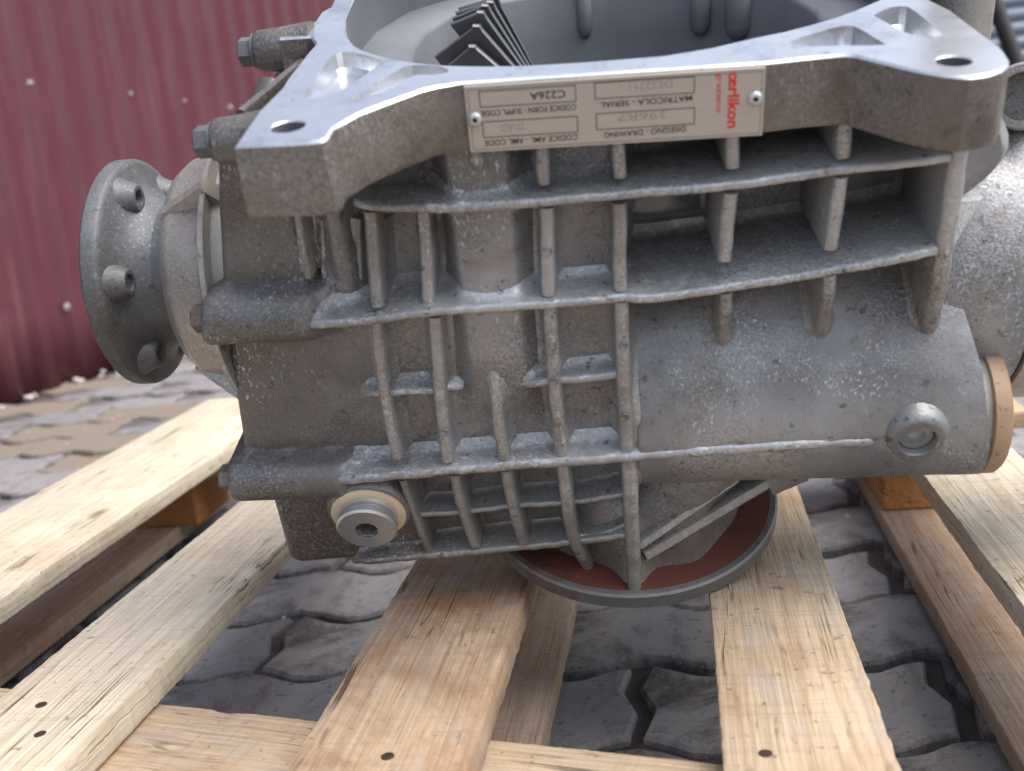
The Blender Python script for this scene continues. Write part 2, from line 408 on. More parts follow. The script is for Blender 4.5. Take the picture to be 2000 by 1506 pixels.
for z, xs in ((.765, [.294-.3*k for k in range(1, 6)]+[.294, .62, .92, 1.214, 1.51, 1.81, 2.1, 2.4]), (.19, (.26, -.1, .62)), (1.6, (.0, .3, .6, .9, 1.2))):
    for x in xs:
        kx = round((x/PER)-.3)*PER+.3*PER if abs(z-.19) > .01 else x
        bm = bmesh.new(); q = V(kx, -DEP-.001, z-(x*.05 if z < 1 and z > .3 else 0)+.015)
        lathe(bm, q, V(0, -1, 0), [(0, .0105), (.0015, .0105), (.002, .006)], 14)
        lathe(bm, q+V(0, -.002, 0), V(0, -1, 0), [(0, .0058), (.004, .0058), (.005, .0045)], 6)
        obj('screw', bm, M['screw'], wall, smooth=False)
bm = bmesh.new(); add_box(bm, (-2.1, .02, 0.003), (3.0, .05, .05)); add_box(bm, (-2.1, .02, .74), (3.0, .05, .79)); add_box(bm, (-2.1, .02, 1.6), (3.0, .05, 1.65))
obj('rail', bm, M['blackpaint'], wall, smooth=False)

# ================================================================== ROLLER SHUTTER far right, post and leaning pipe
sh = empty('roller_shutter', (1.9, 5.2, 0)); tag(sh, 'blue grey roller shutter of narrow horizontal slats behind the gearbox', 'shutter')
SH = .062
bm = bmesh.new(); rings = []
for i in range(7):
    t = i/6; rings.append([V(-1.6, -.016*math.sin(math.pi*t), SH*t*.93), V(1.6, -.016*math.sin(math.pi*t), SH*t*.93)])
rings.append([V(-1.6, .012, SH*.93), V(1.6, .012, SH*.93)]); rings.append([V(-1.6, .012, SH), V(1.6, .012, SH)])
for a, c_ in zip(rings, rings[1:]): loft(bm, [a, c_], False)
first = obj('slat', bm, M['shutter'], sh, smooth=False, loc=(0, 0, .02))
for k in range(1, 38):
    o = first.copy(); COL.objects.link(o); o.parent = sh; o.location = (0, 0, .02+k*SH)
for x in (-1.66, 1.6):
    bm = bmesh.new(); add_box(bm, (x, -.05, 0.002), (x+.06, .03, 2.45)); bevel(obj('guide_rail', bm, M['blackpaint'], sh, smooth=False), .004)
bw = bmesh.new(); add_box(bw, (-1.3, 5.28, 0.002), (4.5, 5.45, 3.0)); add_box(bw, (-1.3, 5.2, 2.5), (4.5, 5.279, 3.0))
tag(obj('rendered_wall', bw, M['render'], smooth=False), 'grey rendered wall holding the roller shutter', 'wall')
bm = bmesh.new(); p0 = CAM+ray(1930, -30)*2.3; p1 = CAM+ray(2003, 175)*2.3; d = (p1-p0); p2 = p0+d*((.03-p0.z)/d.z)
top = p0-d.normalized()*.9
lathe(bm, p2, (top-p2), [(0, .016), (.004, .0175), ((top-p2).length-.004, .0175), ((top-p2).length, .016)], 20)
pipe = obj('steel_pipe', bm, M['blackpaint']); sharp(pipe)
tag(pipe, 'thin black steel pipe leaning in front of the roller shutter', 'pipe')

# ================================================================== PALLET
DECK = .144
pal = empty('wooden_pallet', (-.2, .75, 0)); tag(pal, 'pale pine wooden pallet with spaced deck boards under the gearbox', 'pallet')
PO = V(-.2, .75, 0)
def board(name, x0, x1, y0, y1, z0, z1, mat, seed, along='y', rough=.0012, skew=0., mats=None):
    """a sawn board, finely divided so that its edges waver and chip"""
    rnd = random.Random(seed); L = (y1-y0); W_ = (x1-x0); bm = bmesh.new(); n = int(L/.0035); rings = []
    cx, cz = (x0+x1)/2, (z0+z1)/2; hw, hz = W_/2, (z1-z0)/2; r = .0016
    sec = []
    for (sx, sz) in ((1, -1), (1, 1), (-1, 1), (-1, -1)):
        for k in range(3):
            a = math.atan2(sz, sx)+(k-1)*math.pi/4
            sec.append((sx*(hw-r), sz*(hz-r), r*math.cos(a), r*math.sin(a)))
    # extra points across the top so it can cup slightly
    for i in range(n+1):
        y = y0+L*i/n; ring = []
        wob = .0022*noise.noise(V(seed*3.1, y*5, 0)); lft = .002*noise.noise(V(seed, y*3, 5))
        for q, (ax, az, bx, bz) in enumerate(sec):
            e = rough*.6*noise.noise(V(seed+q//3*7, y*16, 1))+rough*.7*noise.noise(V(seed+q//3*3, y*95, 4))+rough*.5*noise.noise(V(seed+q//3*5, y*230, 8))
            ch = max(0, noise.noise(V(seed*1.7+q//3*11, y*17, 9))-.42)*.01*(.6+.8*abs(noise.noise(V(q, y*190, 2))))
            sx = 1 if ax > 0 else -1
            ring.append(V(cx+ax+bx+wob*sx*.3+sx*(e-ch), y, cz+az+bz+lft*.4-(ch*.5 if az > 0 else 0)))
        rings.append(ring)
    loft(bm, rings, True, (True, True))
    c = V(cx, (y0+y1)/2, z0)
    bmesh.ops.translate(bm, verts=bm.verts, vec=-c)
    o = obj(name, bm, mat, pal, smooth=True); o.location = c-PO
    if skew: o.rotation_euler = (0, 0, skew)
    sharp(o, 38); return o
Y0, Y1 = .12, 1.245
board('deck_board', -.722, -.563, Y0, 1.42, DECK-.02, DECK, M['woodpale'], 1)
board('deck_board', -.452, -.3575, Y0, Y1, DECK-.02, DECK, M['woodpale'], 2)
board('deck_board', -.2255, -.1268, Y0, Y1, DECK-.021, DECK, M['woodworn'], 3)
board('deck_board', .003, .0852, Y0, Y1, DECK-.02, DECK, M['woodtan'], 4)
board('deck_board', .1925, .283, Y0, Y1+.03, DECK-.021, DECK, M['woodpale'], 5)
# cross boards below the deck (local y of board() is its length: build along y, turn to lie across)
def cross(x0, x1, yc, wdt, z0, z1, mat, seed, yaw=0.):
    L = x1-x0; o = board('cross_board', -wdt/2, wdt/2, -L/2, L/2, z0, z1, mat, seed)
    o.location = V((x0+x1)/2, yc, z0)-PO; o.rotation_euler = (0, 0, -math.pi/2+yaw)
cross(-.80, .36, .4945, .09, DECK-.042, DECK-.0225, M['woodtan'], 8, -math.radians(11.3))
cross(-.76, .36, 1.20, .10, DECK-.042, DECK-.0225, M['woodworn'], 9)
def skid(x0, x1, seed, mat): return board('skid_board', x0, x1, .16, 1.30, .0225, .042, mat, seed)
skid(-.722, -.648, 12, M['woodskid']); skid(-.2115, -.121, 13, M['woodskid']); skid(.1885, .30, 14, M['woodskid'])
SZ = .0425
for (x0, x1, y0, y1) in ((-.716, -.62, 1.14, 1.235), (-.205, -.125, 1.14, 1.235), (.19, .285, 1.075, 1.20)):
    bm = bmesh.new(); add_box(bm, (x0, y0, SZ), (x1, y1, DECK-.0425)); c = V((x0+x1)/2, (y0+y1)/2, SZ)
    bmesh.ops.translate(bm, verts=bm.verts, vec=-c)
    o = obj('pallet_block', bm, M['woodblock'], pal, smooth=False, loc=c-PO); bevel(o, .003)
for (x0, x1) in ((-.716, -.62), (-.205, -.125), (.195, .285)):
    bm = bmesh.new(); add_box(bm, (x0, .2, SZ), (x1, .29, DECK-.0225)); c = V((x0+x1)/2, .245, SZ)
    bmesh.ops.translate(bm, verts=bm.verts, vec=-c)
    bevel(obj('pallet_block', bm, M['woodblock'], pal, smooth=False, loc=c-PO), .003)
# nail heads sunk in the boards
for (px, py) in ((757, 1475), (80, 1375), (78, 1432), (1495, 1470)):
    p = atz(px, py, DECK+.0006)-PO; bm = bmesh.new()
    lathe(bm, V(0, 0, -.003), V(0, 0, 1), [(0, .0035), (.0026, .0036), (.0029, .003), (.0026, .0008)], 14)
    obj('nail', bm, M['nail'], pal, loc=p)

# ================================================================== GEARBOX
gb = empty('gearbox', ORG, MG); tag(gb, 'grey ribbed cast aluminium gearbox tipped forward on the pallet', 'gearbox')

# --- front surface of the main casting: depth Y as a function of X, Z
BOSS = ((.2265, .0165, -.176), (.105, .0155, -.176))
def XL(Z):
    x = interp(Z, ((.0, -.232), (.012, -.238), (.02, -.2455), (.077, -.2445), (.083, -.255), (.127, -.2525), (.2124, -.2436), (.2405, -.238), (.2924, -.228), (.35, -.215)))
    for zb, rb, xe in BOSS:
        x -= .008*band(Z, zb-rb, zb+rb, .003)
    return x
def XR(Z): return interp(Z, ((.07, .2185), (.122, .213), (.17, .205), (.2, .196), (.26, .176), (.36, .166)))
def ZL(X): return .012+.022*max(0, min(1, (X+.24)/.24))
PORT = G(1793, 862, .004)
def H0(X, Z):
    # left and middle
    h = .025
    up = smooth01(Z, .226, .24)
    pocket = up*band(X, -.183, -.075, .004)
    h += .008*pocket
    h -= .012*up*band(X, -.171, -.153, .008)                     # round column in the pocket
    h -= .0045*up*band(X, -.176, -.172, .003)
    h += .004*up*band(X, -.136, -.11, .003)
    mid = band(Z, .125, .226, .008)
    h -= .001*mid*band(X, -.142, -.0, .006)
    bl = band(X, -.099, -.056, .007)*smooth01(Z, .125, .2)
    h = lerp(h, .0105+.004*((X+.077)/.02)**2, min(1, bl))
    h += .003*up*band(X, -.05, .004, .006)
    low = 1-smooth01(Z, .108, .118)
    h += low*(.002+.10*(.11-Z)*.5)
    h += low*.010*band(X, -.14, .004, .004)
    # right: pockets above, the shaft barrel below
    if Z > .122: yr = min(.078, .005+.073*((Z-.122)/.112)**1.8)
    else: yr = .045-.04*math.sqrt(max(0, 1-((.122-Z)/.0425)**2)) + (.0 if Z > .0805 else .05)
    if X > .0: yr -= .02*smooth01(Z, .245, .262)*(1-smooth01(X, .02, .075))
    h = lerp(h, yr, smooth01(X, -.004, .006))
    dp = math.hypot(X-PORT.x, Z-PORT.z)                          # threaded port bored into the barrel
    if dp < .017: h += .016*(1-smooth01(dp, .0122, .0152))
    # bosses on the left
    for zb, rb, xe in BOSS:
        dz = (Z-zb)/rb
        k = 1-smooth01(X, xe-.012, xe+.012)
        if abs(dz) < 1.25:
            hb = .0185-rb*math.sqrt(max(0, 1-dz*dz)) if abs(dz) < 1 else .0185+.014*(abs(dz)-1)/.25
            kk = k*(1-smooth01(abs(dz), .92, 1.25)); h = lerp(h, min(h, hb), kk)
    return h
def H(X, Z):
    h = H0(X, Z)
    e = (X-XL(Z))/.007
    if e < 1: h += .007*(1-math.sqrt(max(0, 1-(1-max(0, e))**2)))
    e = (Z-ZL(X))/.007
    if e < 1 and X < 0: h += .007*(1-math.sqrt(max(0, 1-(1-max(0, e))**2)))
    return h + .0006*fbm(V(X, 0, Z), 30)+.0004*fbm(V(X, 3, Z), 95)
BACK = .15
def field(name, mat, xl, xr, zlo, zhi, nu, nv):
    bm = bmesh.new(); g_ = []
    for j in range(nv+1):
        row = []
        for i in range(nu+1):
            u = i/nu; v = j/nv
            Xa = lerp(xl(.2), xr(.2), u); zl = zlo(Xa); Z = lerp(zl, zhi, v); X = lerp(xl(Z), xr(Z), u)
            row.append(bm.verts.new((X, H(X, Z), Z)))
        g_.append(row)
    for j in range(nv):
        for i in range(nu): bm.faces.new((g_[j][i], g_[j][i+1], g_[j+1][i+1], g_[j+1][i]))
    loop = g_[0]+[r[-1] for r in g_[1:-1]]+g_[-1][::-1]+[r[0] for r in g_[-2:0:-1]]
    bk = [bm.verts.new((v.co.x, max(v.co.y+.008, lerp(BACK, .06, smooth01(v.co.z, .15, .22))), v.co.z)) for v in loop]; n = len(loop)
    for i in range(n): bm.faces.new((loop[i], bk[i], bk[(i+1) % n], loop[(i+1) % n]))
    return sharp(obj(name, bm, mat, gb, smooth=True), 50)
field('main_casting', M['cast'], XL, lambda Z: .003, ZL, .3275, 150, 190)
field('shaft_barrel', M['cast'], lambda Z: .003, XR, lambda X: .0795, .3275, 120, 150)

# --- ribs
def rib(pts, w, foot=.005, mat='ribcast', deep=.05, name='rib', jag=.0008, step=.0035):
    P = [G(px, py, Y) for px, py, Y in pts]
    P = catmull(P, step); bm = bmesh.new(); rings = []; sd_ = random.random()*50
    for i, p in enumerate(P):
        a = P[max(0, i-1)]; c_ = P[min(len(P)-1, i+1)]; t = V(c_.x-a.x, 0, c_.z-a.z).normalized(); nn = V(-t.z, 0, t.x)
        p = p+nn*(.00045*noise.noise(V(sd_, i*.16, 0)))+V(0, jag*noise.noise(V(sd_, i*.5, 3))*1.6, 0)
        ww = 1.17*w*(1+.12*noise.noise(V(sd_, i*.22, 7)))/2
        def root(off):
            q = p+nn*off; return min(H(q.x, q.z), p.y+deep)
        d0 = max(.0015, root(0)-p.y); f = min(foot, d0*.75); ring = []
        cr = min(.003, ww*.72)
        for s in (-1, 1):
            L_ = [(ww+f*1.15, None, .0022), (ww+f*.5, None, -f*.22), (ww+f*.16, None, -f*.62), (ww*1.0+d0*.03, None, -f*1.05), (ww, p.y+cr, 0), (ww-cr*.35, p.y+cr*.32, 0), (ww-cr, p.y, 0)]
            seg = []
            for off, y, dy in L_:
                q = p+nn*(s*off); yy = y if y is not None else root(s*off)+dy
                if y is None: yy = max(yy, p.y+cr) if dy < 0 else max(yy, p.y+.002)
                seg.append(V(q.x, yy, q.z))
            ring += seg if s < 0 else seg[::-1]
        rings.append(ring)
    # round the two ends into the surface
    for rg, s in ((rings[0], -1), (rings[-1], 1)): pass
    loft(bm, rings, False)
    bm.verts.ensure_lookup_table(); m_ = len(rings[0])
    for k in (0, len(rings)-1): bm.faces.new([bm.verts[k*m_+i] for i in range(m_)])
    return sharp(obj(name, bm, M[mat], gb, smooth=True), 60)
# long horizontal shelves
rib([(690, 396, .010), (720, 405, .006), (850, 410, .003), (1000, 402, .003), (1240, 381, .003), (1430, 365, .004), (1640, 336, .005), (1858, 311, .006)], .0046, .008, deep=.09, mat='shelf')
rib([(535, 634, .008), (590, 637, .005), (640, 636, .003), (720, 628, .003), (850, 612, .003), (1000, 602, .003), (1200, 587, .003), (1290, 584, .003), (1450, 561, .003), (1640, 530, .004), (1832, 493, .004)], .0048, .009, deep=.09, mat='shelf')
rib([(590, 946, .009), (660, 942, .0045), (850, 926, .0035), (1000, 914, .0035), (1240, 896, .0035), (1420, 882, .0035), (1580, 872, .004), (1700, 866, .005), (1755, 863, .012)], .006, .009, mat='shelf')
# between flange and first shelf
for x0, x1, w_ in ((928, 932, .0045), (1058, 1062, .0062), (1208, 1211, .0058), (1432, 1432, .0062), (1652, 1648, .0064)):
    ya = 305 if x0 < 1000 else 296 - (x0-1058)*.085; ln = 28 if x0 < 1000 else 70
    rib([(x0, ya-8, .006), (x0+(x1-x0)*.5, ya+ln*.5, .006), (x1, ya+ln*.95, .008 if x0 > 1000 else .0095)], w_, .004, deep=.09)
# between first and second shelf
for pts, w_ in (([(578, 412, .012), (588, 470, .013), (602, 545, .016)], .0035), ([(628, 430, .025), (632, 530, .026), (640, 575, .026)], .003), ([(700, 430, .025), (703, 540, .026), (698, 575, .026)], .003),
                ([(722, 415, .010), (728, 500, .010), (735, 600, .008)], .0064), ([(745, 430, .028), (752, 570, .028)], .0035), ([(824, 415, .012), (832, 500, .012), (836, 603, .008)], .0062),
                ([(1067, 408, .006), (1069, 490, .006), (1071, 580, .006)], .0068), ([(1210, 400, .006), (1211, 480, .006), (1212, 570, .006)], .0066),
                ([(1428, 380, .006), (1422, 440, .0065), (1416, 512, .007)], .0064), ([(1645, 350, .007), (1634, 420, .0075), (1624, 490, .008)], .0066)):
    rib(pts, w_, .0058, deep=.09)
# right-hand end wall of the pockets
rib([(1880, 286, .006), (1872, 330, .006), (1850, 470, .006), (1836, 560, .013), (1812, 664, .034)], .0085, .006, deep=.09)
# between second shelf and third
for pts, w_ in (([(734, 632, .006), (741, 700, .008), (752, 790, .008), (776, 900, .007)], .0058), ([(848, 622, .006), (853, 700, .007), (861, 800, .007), (873, 905, .006)], .0062),
                ([(962, 715, .013), (967, 760, .009), (974, 830, .007), (984, 900, .006)], .0062), ([(1074, 600, .006), (1079, 700, .006), (1087, 800, .006), (1098, 898, .006)], .0068),
                ([(1213, 592, .006), (1217, 700, .006), (1221, 800, .006), (1228, 892, .006)], .0072),
                ([(1419, 575, .006), (1417, 620, .012), (1413, 672, .029)], .0062), ([(1622, 540, .007), (1616, 600, .013), (1606, 660, .031)], .0066)):
    rib(pts, w_, .0065, deep=.09)
# small cross ribs
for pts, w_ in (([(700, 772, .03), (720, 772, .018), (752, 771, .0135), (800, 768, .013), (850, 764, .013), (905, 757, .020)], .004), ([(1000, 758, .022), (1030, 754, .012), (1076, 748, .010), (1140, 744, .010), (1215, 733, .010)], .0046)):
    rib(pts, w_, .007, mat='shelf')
# lower grid
for pts, w_ in (([(786, 940, .008), (806, 1000, .014), (838, 1082, .021)], .0046), ([(888, 932, .006), (902, 1000, .011), (928, 1072, .017)], .0056), ([(988, 922, .006), (1000, 990, .010), (1022, 1066, .016)], .0058),
                ([(1098, 908, .006), (1106, 980, .008), (1118, 1050, .012), (1134, 1090, .016), (1148, 1112, .022)], .0066), ([(1229, 898, .005), (1233, 1000, .0035), (1238, 1100, .003), (1240, 1166, .0)], .0078)):
    rib(pts, w_, .004, deep=.05)
for pts, w_ in (([(800, 1008, .02), (900, 1003, .02), (1000, 992, .02), (1110, 984, .02), (1150, 980, .02), (1225, 968, .018)], .0036),
                ([(690, 1099, .036), (706, 1099, .026), (720, 1099, .019), (850, 1088, .018), (1000, 1074, .017), (1110, 1064, .017), (1228, 1050, .014)], .0046),
                ([(1110, 1052, .02), (1170, 1046, .02), (1226, 1028, .018)], .0036)):
    rib(pts, w_, .004, deep=.05)
# cast dimples (ejector marks) on rib crests
for (px, py) in ((1069, 492), (1078, 678), (1218, 677), (1220, 815), (868, 845), (1082, 745)):
    c = G(px, py, .0052); bm = bmesh.new()
    lathe(bm, c+V(0, .001, 0), V(0, -1, 0), [(0, .0028), (.0011, .0027), (.0013, .0023), (.0004, .0019), (.0002, .001)], 18); obj('ejector_mark', bm, M['cast'], gb)

# --- mounting flange with pockets and opening
def Q(l, z=ZT): return [(GZ(px, py, z).x, GZ(px, py, z).y) for px, py in l]
front = Q([(457, 285), (530, 282), (600, 278), (628, 274), (640, 268), (650, 250), (672, 238), (700, 222), (735, 208), (770, 195), (800, 184), (825, 175), (850, 169)])
front += [(-.079, -.0002), (-.04, 0), (.0, 0), (.04, 0), (.0695, 0), (.088, .003)]
front += Q([(1648, 106), (1672, 108), (1720, 120), (1765, 131), (1807, 140), (1850, 147), (1895, 150), (1930, 145), (1958, 136), (1971, 125), (1972, 114), (1955, 91), (1916, 63), (1888, 42), (1860, 21), (1818, 0)])
outer = front + [(.172, .12), (.18, .17), (.188, .25), (.172, .33), (.11, .39), (0, .41), (-.11, .39), (-.17, .33), (-.188, .25)]
outer += Q([(645, 14), (626, 24), (614, 42), (600, 49), (560, 56), (545, 70), (545, 75), (606, 71), (613, 80), (616, 86), (600, 103), (560, 154), (550, 171), (527, 194), (504, 217)])
inner = Q([(675, 35), (675, 56), (680, 73), (691, 88), (712, 99), (740, 108), (772, 116), (810, 122), (850, 126), (887, 128), (950, 129), (1020, 128), (1125, 122), (1220, 115), (1300, 108), (1390, 93), (1475, 73), (1530, 62), (1580, 49), (1625, 36), (1667, 21), (1716, 0)])
inner += [(.158, .13), (.168, .17), (.170, .22), (.158, .28), (.11, .335), (.05, .357), (0, .362), (-.06, .355), (-.11, .335), (-.15, .29), (-.166, .24), (-.169, .20)]
pk = [ (Q([(590, 190), (604, 171), (618, 152), (632, 131), (646, 112), (656, 105), (668, 102), (690, 102), (716, 108), (746, 118), (733, 131), (714, 146), (690, 163), (668, 176), (645, 188), (615, 193)]), .010),
       (Q([(686, 193), (720, 172), (750, 153), (787, 131), (806, 127), (830, 127), (858, 129), (876, 136), (874, 142), (850, 146), (815, 146), (790, 155), (769, 170), (735, 183), (702, 194)]), .008),
       (Q([(1541, 81), (1570, 71), (1600, 62), (1635, 52), (1652, 50), (1668, 51), (1690, 62), (1710, 75), (1731, 87), (1700, 89), (1650, 89), (1610, 90), (1570, 90), (1550, 87)]), .012),
       (Q([(1706, 30), (1725, 20), (1742, 14), (1757, 12), (1772, 13), (1786, 21), (1815, 44), (1843, 67), (1825, 73), (1795, 72), (1765, 62), (1735, 46)]), .012) ]
hol = []
for (px, py) in ((562, 247), (1863, 119)):
    c = GZ(px, py, ZT); hol.append([(c.x+.0078*math.cos(a*math.pi/14), c.y+.0078*math.sin(a*math.pi/14)) for a in range(28)])
bm = bmesh.new()
def ring2(poly, z): return [bm.verts.new((x, y, z)) for x, y in poly]
def loope(vs): return [bm.edges.new((vs[i], vs[(i+1) % len(vs)])) for i in range(len(vs))]
def shrink(poly, k):
    cx = sum(p[0] for p in poly)/len(poly); cy = sum(p[1] for p in poly)/len(poly); return [(cx+(x-cx)*k, cy+(y-cy)*k) for x, y in poly]
def offs(poly, d):
    out = []; n = len(poly); area = sum(poly[i][0]*poly[(i+1) % n][1]-poly[(i+1) % n][0]*poly[i][1] for i in range(n)); sg = 1 if area > 0 else -1
    for i in range(n):
        a = Vector(poly[i-1]); p = Vector(poly[i]); c_ = Vector(poly[(i+1) % n]); t = (c_-a).normalized(); nn = Vector((t.y, -t.x))*sg
        out.append(tuple(p+nn*d))
    return out
o0 = ring2(offs(outer, -.0012), ZT); i0 = ring2(offs(inner, .0010), ZT); h0 = [ring2(offs(h, .0006), ZT) for h in hol]; p0_ = [ring2(p, ZT) for p, d in pk]
ed = loope(o0)+loope(i0)
for v in h0+p0_: ed += loope(v)
res = bmesh.ops.triangle_fill(bm, edges=ed, use_beauty=True)
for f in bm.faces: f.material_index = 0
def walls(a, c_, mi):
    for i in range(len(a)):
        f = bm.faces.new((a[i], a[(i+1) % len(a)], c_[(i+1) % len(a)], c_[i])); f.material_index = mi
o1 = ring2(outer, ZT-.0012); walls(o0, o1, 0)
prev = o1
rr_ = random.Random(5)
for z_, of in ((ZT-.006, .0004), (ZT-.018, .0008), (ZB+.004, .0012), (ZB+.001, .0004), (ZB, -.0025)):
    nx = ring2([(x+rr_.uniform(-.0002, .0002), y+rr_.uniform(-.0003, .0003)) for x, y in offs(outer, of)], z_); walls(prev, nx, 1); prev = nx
ob = prev
i1 = ring2(inner, ZT-.001); walls(i0, i1, 0); i2 = ring2(inner, ZB); walls(i1, i2, 2)
hb = []
for h, v in zip(hol, h0):
    a = ring2(h, ZT-.0006); walls(v, a, 0); c_ = ring2(h, ZB); walls(a, c_, 2); hb.append(c_)
ed = [bm.edges.get((r[i], r[(i+1) % len(r)])) for r in [ob, i2]+hb for i in range(len(r))]
res = bmesh.ops.triangle_fill(bm, edges=ed, use_beauty=True)
for f in res['geom']:
    if isinstance(f, bmesh.types.BMFace): f.material_index = 1
for (poly, dep), v in zip(pk, p0_):
    ymax = max(p[1] for p in poly); ymin = min(p[1] for p in poly)
    def dz(y): return dep*(.22+.78*smooth01(y, ymin, lerp(ymin, ymax, .75)))
    a = [bm.verts.new((x, y, ZT-dz(y)*.75)) for x, y in shrink(poly, .93)]; walls(v, a, 0)
    c_ = [bm.verts.new((x, y, ZT-dz(y))) for x, y in shrink(poly, .80)]; walls(a, c_, 0)
    f = bm.faces.new(c_); f.material_index = 0
fl = sharp(obj('mounting_flange', bm, [M['mach'], M['castbrown'], M['bore']], gb, smooth=True), 32)
fl['label'] = 'machined bright top flange with two bolt ears'

# --- bore wall below the opening, pipes on its back wall, gear
bm = bmesh.new(); rings = []
for k, z in ((1, ZB+.002), (.8, ZB+.0012), (.785, ZB-.003), (.76, .29), (.68, .24), (.58, .19)):
    rings.append([V(x*k, .215+(y-.215)*k, z) for x, y in offs(inner, .0005)])
rv = loft(bm, rings, True); bm.faces.new(rv[-1])
obj('bore_wall', bm, M['bore'], gb, recalc=True)
for x, r in ((.068, .008), (.095, .011), (-.02, .006)):
    bm = bmesh.new(); yy = .215+math.sqrt(max(0, 1-(x/.135)**2))*.112
    lathe(bm, V(x, yy, .295), V(0, .12, 1), [(-.004, r*.5), (0, r*.85), (.005, r), (.055, r)], 20); obj('oil_pipe', bm, M['bore'], gb)
# gear rim with tall chevron teeth showing in the opening
gr = bmesh.new(); lathe(gr, V(-.08, .19, .235), V(1, 0, 0), [(-.022, .04), (-.024, .066), (.02, .066), (.018, .04)], 60)
gear = sharp(obj('gear', gr, M['gear'], gb), 40)
for (lx, ly, px, py, rx, ry, yy) in ((884, 121, 921, 91, 962, 125, .085), (868, 97, 929, 51, 996, 125, .098), (893, 42, 937, 24, 1012, 125, .113), (898, 30, 946, 11, 1021, 125, .128), (905, 20, 956, 4, 1029, 125, .143), (912, 12, 966, -4, 1037, 125, .158)):
    A, K, B_ = G(lx, ly, yy), G(px, py, yy), G(rx, ry, yy)
    a1 = A+(A-K)*.35; b1 = B_+(B_-K).normalized()*.03; kw = .0042
    sec = [a1, A.lerp(K, .9)+V(-.0005, 0, 0), K+V(-kw*.45, 0, .0004), K+V(kw*.45, 0, 0), K.lerp(B_, .12)+V(.0012, 0, 0), b1, b1+V(-.02, 0, -.006), V(K.x, yy, K.z-.05), a1+V(.008, 0, -.012)]
    bm = bmesh.new(); loft(bm, [[p+V(0, .0008, 0)+(V(K.x, yy, K.z-.03)-p)*.03 for p in sec], [p+V(0, .0022, 0) for p in sec], [p+V(0, .008, -.001) for p in sec]], True, (True, True))
    for q, f in enumerate(bm.faces):
        if q % 9 in (1, 2, 3, 4) and q < 18: f.material_index = 1
    obj('gear_tooth', bm, [M['gear'], M['gearedge']], gear, smooth=False)
# --- rear shell of the bell
bm = bmesh.new(); out2 = []
for i in range(41):
    a = -math.pi*.02+math.pi*1.04*i/40; out2.append((.205*math.cos(a), .17+.238*math.sin(a)))
loft(bm, [[V(x*k, .1+(y-.1)*k, z) for x, y in out2] for k, z in ((1, ZB-.0005), (.985, .28), (.93, .20), (.82, .10), (.7, .05))], False)
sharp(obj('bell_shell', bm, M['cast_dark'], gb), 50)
bm = bmesh.new()       # rear foot reaching the deck behind the ring
def down(p): # distance along local -Z until the deck
    wp = ORG+MG @ p; zdir = MG @ V(0, 0, 1); return (wp.z-DECK)/zdir.z
fx = [(-.05, .26), (.05, .26), (.05, .31), (-.05, .31)]
loft(bm, [[V(x*1.2, y, .08) for x, y in fx], [V(x, y, .08-down(V(x, y, .08))+.0008) for x, y in fx]], True, (True, True))
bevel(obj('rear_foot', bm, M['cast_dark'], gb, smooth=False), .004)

# --- ring flange the gearbox stands on, neck and webs
RC = V(0, .105, 0); RR = .1095
bm = bmesh.new(); lathe(bm, RC, V(0, 0, 1), [(0, RR-.012), (0, RR-.0012), (.0012, RR), (.0105, RR), (.012, RR-.0015), (.012, RR-.006)], 120, (True, False))
sharp(obj('ring_flange', bm, M['rim'], gb), 40)
bm = bmesh.new(); lathe(bm, RC, V(0, 0, 1), [(.0122, RR-.0055), (.0122, .06)], 96, (False, False)); bmesh.ops.recalc_face_normals(bm, faces=bm.faces)
rp = obj('ring_face', bm, M['rust'], gb); rp['label'] = 'red brown primed top of the ring flange'
bm = bmesh.new(); rings = []
NK = 96
for z, r, fl_ in ((.011, .083, 1.), (.016, .081, 1.), (.03, .0815, 1.), (.045, .084, .8), (.06, .091, .5), (.075, .104, .2), (.088, .116, 0)):
    row = []
    for i in range(NK):
        a = 2*math.pi*i/NK; side = max(0, math.cos(a))**.5; rr = lerp(min(r, .081)-max(0, z-.052)*.8, r, side)
        da = (a-1.5*math.pi)
        rr += .020*fl_*math.exp(-(da/.13)**2)*math.exp(-((z-.011)/.02))
        rr += .006*fl_*math.exp(-((da-.5)/.2)**2)
        rr += .0012*noise.noise(V(a*5, z*60, 1))
        row.append(V(RC.x+rr*math.cos(a), min(RC.y+rr*math.sin(a), .3), z))
    rings.append(row)
loft(bm, rings, True, (True, True)); sharp(obj('neck', bm, M['cast'], gb), 60)
def bar(name, A, B_, wdt, hgt, mat, nrm=V(0, -1, .35), n=16, tap=1.):
    bm = bmesh.new(); t = (B_-A).normalized(); s = t.cross(nrm).normalized(); u = s.cross(t).normalized(); rings = []
    if u.dot(nrm) < 0: u = -u
    for i in range(n+1):
        f = i/n; p = A.lerp(B_, f)+u*.0006*noise.noise(V(f*9, A.x*50, 2)); w2 = wdt/2*lerp(1, tap, f)
        rings.append([p+s*(w2*1.5)-u*hgt, p+s*w2-u*.002, p+s*(w2*.6), p-s*(w2*.6), p-s*w2-u*.002, p-s*(w2*1.5)-u*hgt])
    loft(bm, rings, True, (True, True)); return sharp(obj(name, bm, mat, gb), 45)
bar('web', G(1250, 1068, .012), G(1440, 936, .038), .0068, .05, M['ribcast'])
bar('web', G(1262, 1088, .013), G(1500, 945, .046), .0085, .05, M['ribcast'])
bar('web', G(1500, 945, .046), G(1570, 915, .05), .02, .03, M['cast'])

